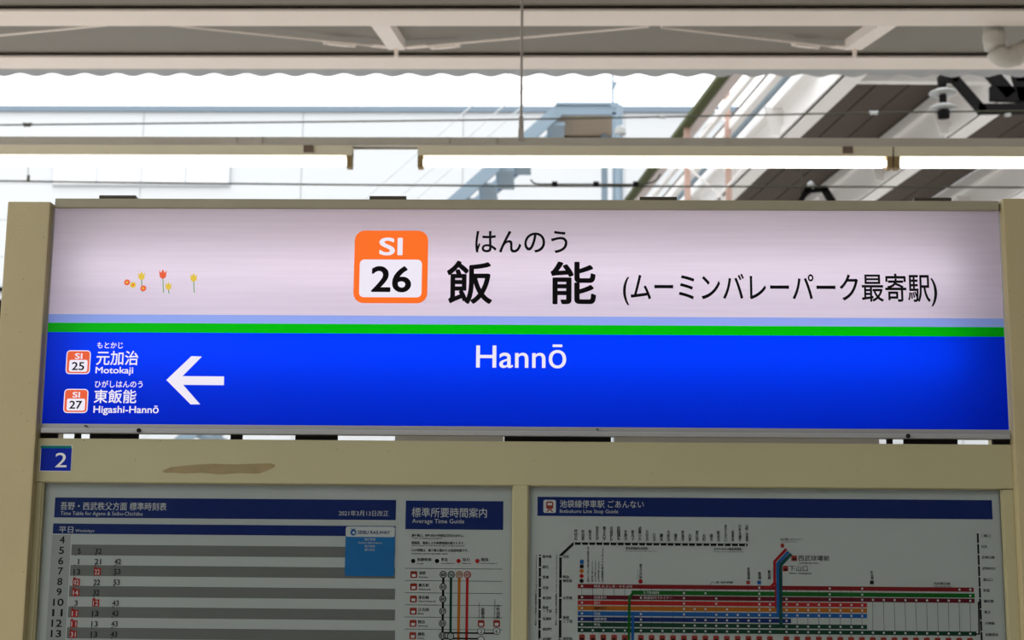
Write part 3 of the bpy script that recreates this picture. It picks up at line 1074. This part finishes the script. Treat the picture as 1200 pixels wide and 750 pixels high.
times = {5: '5 32', 6: '1 21 42', 7: '13 r22 53', 8: 'r02 22 53', 9: 'r14 32', 10: '3 r12 43', 11: 'r11 13 43', 12: 'r11 13 43', 13: 'r31 13 43', 14: 'r11 13 43'}
for h, y in rows:
    if h not in times:
        continue
    for i, t in enumerate(times[h].split()):
        q = Print(YPAP, tp)
        x = (91.8, 115.5, 138.8)[i] - (y - 645) * (.06 if i == 0 else .052)
        if t[0] == 'r':
            q.rect(('express_box', K_RED), x - 4.2, y - 3.4, x + 4.2, y + 5, 3)
            q.rect(('express_tab', K_RED), x - 3.6, y - 5, x - .6, y - 3, 3)
            q.text(('express_minute', K_WHT), t[1:], x - 3, y - 2, x + 3, y + 3.8, 4, .012, 2)
        else:
            ww = (0.7 if t == '1' else 1.9) if len(t) == 1 else 3.9
            q.text(('minute_numeral', K_BLK), t, x - ww + (1.2 if len(t) == 1 else 0), y - 2.4, x + ww + (1.2 if len(t) == 1 else 0), y + 4.2, 3, .02, 3)
            q.disc(('minute_dot', K_BLK), x - 3.2, y + 5.2, .8, 3, 6)
        q.flush()
# time guide
q = Print(YPAP, tp)
tiny = ('fine_print', K_BLK)
for y, s, x1 in ((627.6, '乗り換え、待ち合わせ時間は含まれません。', 544), (636.4, '時間帯、電車により所要時間が異なります。', 544.5), (645, '○の時間は、乗り換え駅からの所要時間です。', 549)):
    q.text(tiny, s, 482.4, y - 1.9, x1, y + 1.9, 2, .03, 1)
for y, s, x1 in ((631, 'Transfer and waiting time not included.', 518), (639.7, 'Time required may vary by time of day and train.', 545), (648.7, 'Circled times are from the transfer station.', 525)):
    q.text(tiny, s, 482.4, y - 1, x1, y + 1, 2, .02, 1)
for (x, m, jp, en, w1, w2) in ((484.2, K_BLK, '各駅停車', 'Local', 17, 7), (512.2, K_BLK, '準急', 'Semi Express', 8, 16), (537.4, K_RED, '急行', 'Express', 9, 10), (559.4, K_RED, '特急', 'Limited Express', 8.5, 19)):
    q.disc(('legend_dot', m), x, 657.4, 2.5, 2)
    q.text(tiny, jp, x + 4.6, 653.7, x + 4.6 + w1, 657.9, 2, .03, 1)
    q.text(tiny, en, x + 4.6, 659.3, x + 4.6 + w2, 661.3, 2, .02, 1)
for y in (666, 680.3, 694.6, 708.8, 723, 737.2, 751.5):
    q.path(('guide_rule', K_LINE), [(474.8 - (y - 666) * .012, y), (589, y + 1.0)], .6, 1)
st_names = (('池袋', 'Ikebukuro'), ('椎名町', 'Shiinamachi'), ('東長崎', 'Higashi-Nagasaki'), ('江古田', 'Ekoda'), ('桜台', 'Sakuradai'), ('練馬', 'Nerima'))
mins = ('60', '62', '60', '57', '55', '53')
q.path(('local_line', K_BLK), [(519.6, 673), (518.4, 760)], 2.6, 2)
q.path(('semi_express_line', K_DGR), [(528.6, 673), (527.8, 760)], 2.8, 2)
q.path(('express_line', K_ORG), [(538.3, 673), (537, 760)], 3.2, 2)
q.path(('limited_express_line', K_RED), [(547.7, 673), (546.6, 760)], 3.2, 2)
for i, (jp, en) in enumerate(st_names):
    y = 673.3 + i * 14.3
    xo = -i * .25
    q.rect(('station_badge', K_BADGE), 481 + xo, y - 4, 489 + xo, y + 4, 2, 1.2)
    q.rect(('badge_window', K_WHT), 482.8 + xo, y - .5, 487.2 + xo, y + 2.6, 3)
    wj = 8.2 if len(jp) == 2 else 12.5
    q.text(tiny, jp, 490.8 + xo, y - 4, 490.8 + xo + wj, y + .4, 2, .035, 1)
    q.text(tiny, en, 490.8 + xo, y + 1.8, 490.8 + xo + len(en) * 1.28, y + 4, 2, .02, 1)
    q.disc(('time_ring', K_BLK), 519.4 + xo * .8, y, 4.2, 3, 18)
    q.disc(('time_disc', K_COL), 519.4 + xo * .8, y, 3.3, 4, 18)
    q.text(tiny, mins[i], 516.9 + xo * .8, y - 1.9, 521.9 + xo * .8, y + 1.9, 5, 0.03, 2)
for x, s, m in ((528.8, '56', K_DGR), (538.4, '49', K_ORG), (547.8, '43', K_RED)):
    q.disc(('time_ring', m), x, 673.5, 4.3, 3, 18)
    q.disc(('time_disc', K_COL), x, 673.5, 3.3, 4, 18)
    q.text(('ringed_minutes', m), s, x - 2.5, 671.6, x + 2.5, 675.4, 5, .01, 2)
q.disc(('time_ring', K_DGR), 528, 745.5, 4.3, 3, 18)
q.disc(('time_disc', K_COL), 528, 745.5, 3.3, 4, 18)
q.path(('branch_line', K_BLK), [(519, 741.5), (582, 742.2)], 1.8, 2)
q.path(('branch_line', K_BLK), [(519, 748), (564, 748.5)], 1.8, 2)
for x, s in ((563.8, '2'), (582, '6')):
    q.disc(('time_ring', K_BLK), x, 739.6, 4.4, 3, 18)
    q.disc(('time_disc', K_WHT), x, 739.6, 3.6, 4, 18)
    q.text(tiny, s, x - 1.6, 737.2, x + 1.6, 742, 5, .004, 2)
    q.rect(('station_badge', K_BADGE), x - 3.9, 726.6, x + 3.9, 734.6, 2, 1.2)
    q.rect(('badge_window', K_WHT), x - 2.2, 730, x + 2.2, 733.2, 3)
q.disc(('time_ring', K_BLK), 563.6, 749.5, 4.2, 3, 18)
q.disc(('time_disc', K_WHT), 563.6, 749.5, 3.4, 4, 18)
q.text(tiny, '新\n桜\n台', 563.8, 712, 568, 725, 2, .035, 1, line=.9)
q.text(tiny, 'Shin-Sakuradai', 560.3, 706.5, 562.3, 724.5, 2, 0, 1, rot=90)
q.text(tiny, '小\n竹\n向\n原', 581.6, 708, 586, 725, 2, .035, 1, line=.9)
q.text(tiny, 'Kotake-Mukaihara', 578.4, 702, 580.4, 724.5, 2, 0, 1, rot=90)
q.flush(stuff=('fine_print', 'guide_rule', 'time_ring', 'time_disc', 'station_badge', 'badge_window', 'legend_dot', 'branch_line', 'ringed_minutes'))

# ---- blue service sticker
sk = thing('service_sticker', 'small blue and white railway service sticker stuck over the timetable', 'sticker', atY(434, 675, YPAP - .002))
q = Print(YPAP - .003, sk)
q.rect(('sticker_sheet', K_STK), 404.6, 616.8, 462.6, 675.2, 0, 3)
q.rect(('sticker_head', K_WHT), 405.2, 617.2, 462.8, 629.2, 1, 2.4)
q.text(('operator_lettering', K_NAVY), 'SEIBU RAILWAY', 419.2, 621.8, 457, 626, 2, .03, 3)
q.disc(('operator_emblem', K_BLU), 414.2, 624, 3.6, 2, 16)
q.disc(('emblem_eye', K_WHT), 414.6, 624.2, 1.6, 3, 10)
q.poly(('emblem_leaf', K_BLU), [(410.8, 619), (413.6, 620.2), (416.6, 618.8), (415, 621.4), (412.6, 621.6)], 2)
tw = ('sticker_fine_print', K_WHT)
q.text(tw, '運行情報', 427.4, 630.6, 440, 633.6, 2, .006, 1)
q.text(tw, 'Service Information', 420, 634.8, 447.5, 637.2, 2, .02, 1)
q.text(tw, '運行情報', 427.4, 638.6, 439.4, 641.6, 2, .006, 1)
q.text(tw, '運行状況', 427.2, 642.8, 439.2, 645.8, 2, .006, 1)
q.flush(stuff=('sticker_fine_print',))

# ---- line stop guide
mp = thing('route_map_poster', 'white railway stopping pattern poster with coloured lines behind glass', 'poster', atY(900, 745, YPAP))
pa, pb = xm1 + .0005, xb - .0005
box('sheet', PAPER, mp, pa, pb, YPAP, YPAP + .002, zp0, zr2 - .0005)
q = Print(YPAP, mp)
za, zb_ = (atY(630, 582, YPAP).z + atY(1162, 586.2, YPAP).z) / 2, (atY(630, 604, YPAP).z + atY(1163, 609.2, YPAP).z) / 2
xa_, xb_ = atY(629.8, 593, YPAP).x, atY(1162.8, 598, YPAP).x
q.mb(('heading_band', K_NAVY)).add([(xa_, YPAP - LAY, zb_), (xb_, YPAP - LAY, zb_), (xb_, YPAP - LAY, za), (xa_, YPAP - LAY, za)], [(0, 1, 2, 3)])
q.rect(('heading_icon', K_WHT), 636.8, 585.8, 651.4, 601, 2, 2)
q.rect(('train_icon', K_BADGE), 640, 587.6, 648.4, 596.4, 3, 2)
q.rect(('train_icon_window', K_WHT), 641.6, 589.4, 646.8, 592.2, 4)
q.poly(('train_icon_rail', K_BADGE), [(640.2, 600), (642.4, 596.8), (646, 596.8), (648.4, 600), (646.6, 600), (645, 598), (643.4, 598), (642, 600)], 3)
q.text(('heading_lettering', K_WHT), '池袋線停車駅 ごあんない', 656, 586.3, 754.5, 595.2, 2, .004)
q.text(('heading_translation', K_WHT), 'Ikebukuro Line Stop Guide', 656, 597, 724.4, 602.6, 2)
q.flush()
q = Print(YPAP, mp)
nm = ('station_fine_print', K_BLK)
# through-service line along the top
q.path(('through_line', K_BLK), [(656.2, 775), (656.9, 651), (672, 637), (876, 638.6)], 3.0, 2)
q.path(('through_line', K_BLK), [(632, 775), (632.8, 650)], 2.6, 2)
toyoko = '代官山,中目黒,祐天寺,学芸大学,都立大学,自由が丘,田園調布,多摩川,新丸子,武蔵小杉,元住吉,日吉,綱島,大倉山,菊名,妙蓮寺,白楽,東白楽,反町,横浜,新高島,みなとみらい,馬車道,日本大通り,元町・中華街'.split(',')
for i, s in enumerate(toyoko):
    x = 673 + i * 8.36
    yb = 633.4 + i * .06
    hgt = min(20, 4.0 * len(s) + 1)
    q.text(nm, '\n'.join(s), x - .2, yb - hgt, x + 3.6, yb, 2, .035, 1, line=.9)
    q.rect(('line_tick', K_WHT), x - .7, 636.2 + i * .06, x + .7, 638.6 + i * .06, 3)
q.text(nm, '東急東横線直通運転', 733, 640.9, 759.4, 644.2, 2, .035, 1)
q.text(nm, 'Through service with Tokyu Toyoko Line', 733, 645, 769.5, 646.8, 2, .02, 1)
q.text(nm, 'みなとみらい線直通運転', 836.4, 641.6, 869.4, 645, 2, .035, 1)
q.text(nm, 'Through service with Minatomirai Line', 836.4, 645.8, 871.5, 647.6, 2, .02, 1)
for s, y in (('渋谷', 652.5), ('明治\n神宮前', 678.5), ('北参道', 700.8), ('新宿\n三丁目', 726), ('東新宿', 748.6)):
    ls = s.split('\n')
    for k, l in enumerate(ls):
        q.text(nm, l, 659.6, y - 2.2 + (k - (len(ls) - 1) / 2) * 4.6, 659.6 + len(l) * 3.6, y + 1.8 + (k - (len(ls) - 1) / 2) * 4.6, 2, .035, 1)
    q.rect(('line_tick', K_WHT), 655.6, y - 1, 658, y + .6, 3)
for s, y in zip('新木場,辰巳,豊洲,月島,新富町,銀座\n一丁目,有楽町,桜田門,永田町'.split(','), (652.4, 664.8, 676.6, 688.8, 701, 714.3, 725.4, 737.6, 749)):
    ls = s.split('\n')
    for k, l in enumerate(ls):
        q.text(nm, l, 635.8, y - 2.2 + (k - (len(ls) - 1) / 2) * 4.4, 635.8 + len(l) * 3.5, y + 1.7 + (k - (len(ls) - 1) / 2) * 4.4, 2, .035, 1)
    q.rect(('line_tick', K_WHT), 631.6, y - .8, 633.8, y + .6, 3)
q.text(nm, '東京メトロ有楽町線直通運転 Through service with Yurakucho Line', 627, 650, 629.4, 733, 2, .03, 1, rot=90)
q.text(nm, '東京メトロ副都心線直通運転 Through service with Fukutoshin Line', 650.8, 650, 653.2, 733, 2, .03, 1, rot=90)
# private line on the right-hand edge
q.path(('regional_line', K_BLK), [(1145.6, 625), (1148.4, 700), (1151.2, 775)], 2.2, 2)
for s, y in zip('三峰口,白久,武州日野,武州中川,浦山口,影森,御花畑,秩父,大野原,和銅黒谷'.split(','), (628.2, 640.8, 653.6, 666.5, 679.5, 692, 704.8, 717.6, 730.8, 744)):
    xo = (y - 628) * .047
    q.text(nm, s, 1149.2 + xo, y - 2.2, 1149.2 + xo + len(s) * 3.8, y + 1.7, 2, .035, 1)
    q.rect(('line_tick', K_WHT), 1144.8 + xo * .8, y - 4.4, 1147.6 + xo * .8, y - 3.2, 3)
q.path(('regional_line', K_BLK), [(1142, 743), (1147.4, 743), (1146.6, 706), (1149, 706)], 1.6, 2)

# service bands
cols = [682 + 12.55 * i for i in range(5)] + [751 + 12.6 * i for i in range(13)] + [921.5 + 12.66 * i for i in range(18)]
bands = [('limited_express_band', K_DRED, 677, 1141, 687, '0 16 22 25 34 35'),
         ('reserved_train_band', K_GRN, 740, 1142, 694, '9 11 16 22 25 35'),
         ('rapid_express_band', K_PUR, 677, 1142, 700, '0 5 9 12 16 18 22 25 26 27 28 29 30 31 32 33 34 35'),
         ('express_band', K_RED, 677, 1016, 706.3, '0 9 12 16 17 18 19 20 21 22 23 24 25'),
         ('commuter_express_band', K_ORG, 677, 1016, 712.6, '0 9 10 11 13 16 17 18 19 20 21 22 23 24 25'),
         ('rapid_band', K_BLU, 677, 1016, 719, '0 5 9 12 13 14 15 16 17 18 19 20 21 22 23 24 25'),
         ('commuter_semi_express_band', K_NAVY, 677, 927, 725.5, '0 5 10 11 12 13 14 15 16 17 18'),
         ('semi_express_band', K_DGR, 677, 1016, 731.9, '0 5 9 10 11 12 13 14 15 16 17 18 19 20 21 22 23 24 25'),
         ('local_band', K_DGR, 677, 1144, 738.5, ' '.join(str(i) for i in range(36)))]


def yx(y, x):
    return y + (x - 700) * .0093


for i, c_ in enumerate(cols):
    top = 687 if i < 26 else 700
    q.path(('station_rule', K_LINE), [(c_ + (1.2 if i > 26 else .3) * -.3, yx(top, c_)), (c_ + (.9 if i > 26 else 0), yx(743, c_))], .55, 1)
for nmb, m, x0, x1, y, dots in bands:
    q.path((nmb, m), [(x0, yx(y, x0)), (x1, yx(y, x1))], 4.9, 2)
    for k in dots.split():
        c_ = cols[int(k)]
        q.disc(('stop_dot', K_WHT), c_, yx(y, c_), 1.35, 6, 8)
for c_ in cols:
    y = yx(747.2, c_)
    q.rect(('station_badge', K_BADGE), c_ - 3.4, y - 3.6, c_ + 3.4, y + 4.6, 2, 1.4)
    q.rect(('badge_window', K_BLK), c_ - 1.8, y + .2, c_ + 1.8, y + 3, 3)
# branches
q.path(('branch_track', K_GRN), [(748, 694.6), (742, 695.3), (738, 699), (737.4, 706), (736.6, 775)], 3.0, 5)
q.path(('branch_track', K_BLU), [(741.6, 722), (741, 775)], 3.4, 5)
q.path(('branch_track', K_PINK), [(896, 688.6), (903, 688), (907.6, 683), (907.6, 658), (921.4, 643.4)], 3.2, 4)
q.path(('branch_track', K_PINK), [(909, 712), (909, 683)], 2.4, 3)
q.path(('branch_track', K_BLU), [(911.4, 721), (911.0, 660.5), (924, 646.4)], 3.0, 4)
q.path(('branch_track', K_TEAL), [(915, 733), (914.6, 662), (927, 649)], 4.0, 4)
for x0, y0, x1, y1 in ((917.2, 663, 923.6, 669.6), (927.2, 651, 934, 657.4), (914.8, 637, 918.8, 641.8)):
    q.rect(('station_badge', K_BADGE), x0, y0, x1, y1, 2, 1)
    q.rect(('badge_window', K_BLK), x0 + 1.4, (y0 + y1) / 2, x1 - 1.4, y1 - 1, 3)
q.text(('branch_station_name', K_BLK), '西武球場前', 935.4, 650.8, 971.8, 657.4, 2, .008, 2)
q.text(('branch_station_name', K_BLK), '下山口', 924.6, 662.8, 946.4, 669.4, 2, .006, 2)
q.text(nm, 'Seibukyujo-mae', 936, 658.6, 959.4, 661.4, 2, .035, 1)
q.text(nm, 'Shimo-Yamaguchi', 924.8, 670.6, 951, 673.6, 2, .035, 1)
q.text(nm, '山口線レオライナー', 914.4, 630.4, 941.6, 633.4, 2, .035, 1)
q.text(nm, 'Yamaguchi Line', 916, 634.2, 934, 635.8, 2, .02, 1)
# transfer notes
for x, w_, y0, s, rot in ((682.2, 0, 0, '', 0), (688, 2.4, 641, '東京メトロ丸ノ内線 有楽町線 副都心線', 90), (693, 2.4, 657.6, '東武東上線 Tobu Tojo', 90), (696.6, 2.4, 657.6, 'JR山手線 Yamanote', 90), (700.4, 2.4, 657.6, 'JR埼京線 Saikyo', 90), (704.6, 3.2, 642, 'JR湘南新宿ライン JR Line', 90)):
    if s:
        q.text(nm, s, x, y0, x + w_, 682, 2, .03, 1, rot=rot)
q.rect(('transfer_mark', K_BLU), 679.6, 656, 684, 661, 2, .8)
q.rect(('transfer_mark', K_BLK), 679.6, 661.6, 684, 666, 2, .8)
q.disc(('transfer_mark', K_ORG), 681.6, 669.2, 2.5, 2)
q.disc(('transfer_mark', K_RED), 681.6, 675, 2.5, 2)
q.disc(('transfer_mark', K_BLK), 681.6, 680.7, 2.5, 2)
q.disc(('transfer_mark', K_PINK), 750.6, 681.3, 2.7, 2)
q.text(nm, '都\n営\n大\n江\n戸\n線', 749.2, 660.6, 752.6, 678, 2, .035, 1, line=.9)
q.text(nm, 'Oedo Line', 746.4, 667, 748, 678, 2, 0, 1, rot=90)
for x, y0, y1, s in ((876.4, 665, 679, 'JR\n武\n蔵\n野\n線'), (889.4, 670, 679, '新\n宿\n線'), (900.6, 668, 679, '狭\n山\n線'), (1021, 669, 679, 'JR\n八\n高\n線')):
    q.text(nm, s, x - 1, y0, x + 2.6, y1, 2, .035, 1, line=.9)
for x, m in ((876.6, K_BADGE), (889.4, K_BLU), (1021.4, K_BLK)):
    q.rect(('transfer_mark', m), x - 2, 680.4, x + 2.4, 684.8, 2, .6)
q.text(nm, '土曜・休日の停車駅', 837.6, 681, 859, 684, 2, .035, 1)
q.path(('note_leader', K_BLK), [(836, 682), (834, 682.4), (831.6, 686)], .5, 2)
q.text(nm, '西武秩父線', 1094.4, 682.2, 1113.6, 685.6, 2, .035, 1)
q.text(nm, 'Seibu Chichibu Line', 1094.4, 686.2, 1115, 688, 2, .02, 1)
for s, x0, x1, y, m in (('特急 むさし号・ちちぶ号', 696, 741, 687.2, K_WHT), ('S-TRAIN', 754, 772, 694.4, K_WHT), ('快速急行', 696, 711, 700, K_WHT), ('快速急行 Fライナー', 754, 788, 700.5, K_WHT),
                        ('急行', 696, 703.5, 706.3, K_WHT), ('通勤急行', 696, 711, 712.7, K_BLK), ('快速', 696, 703.5, 719, K_WHT), ('通勤準急', 696, 711, 725.5, K_WHT), ('準急', 696, 703.5, 731.9, K_WHT)):
    q.text(('service_lettering' if m is K_WHT else 'service_lettering_black', m), s, x0, y - 1.7, x1, y + 1.7, 4, .02, 1)
q.flush(stuff=('station_fine_print', 'line_tick', 'stop_dot', 'station_rule', 'station_badge', 'badge_window', 'service_lettering', 'transfer_mark'))
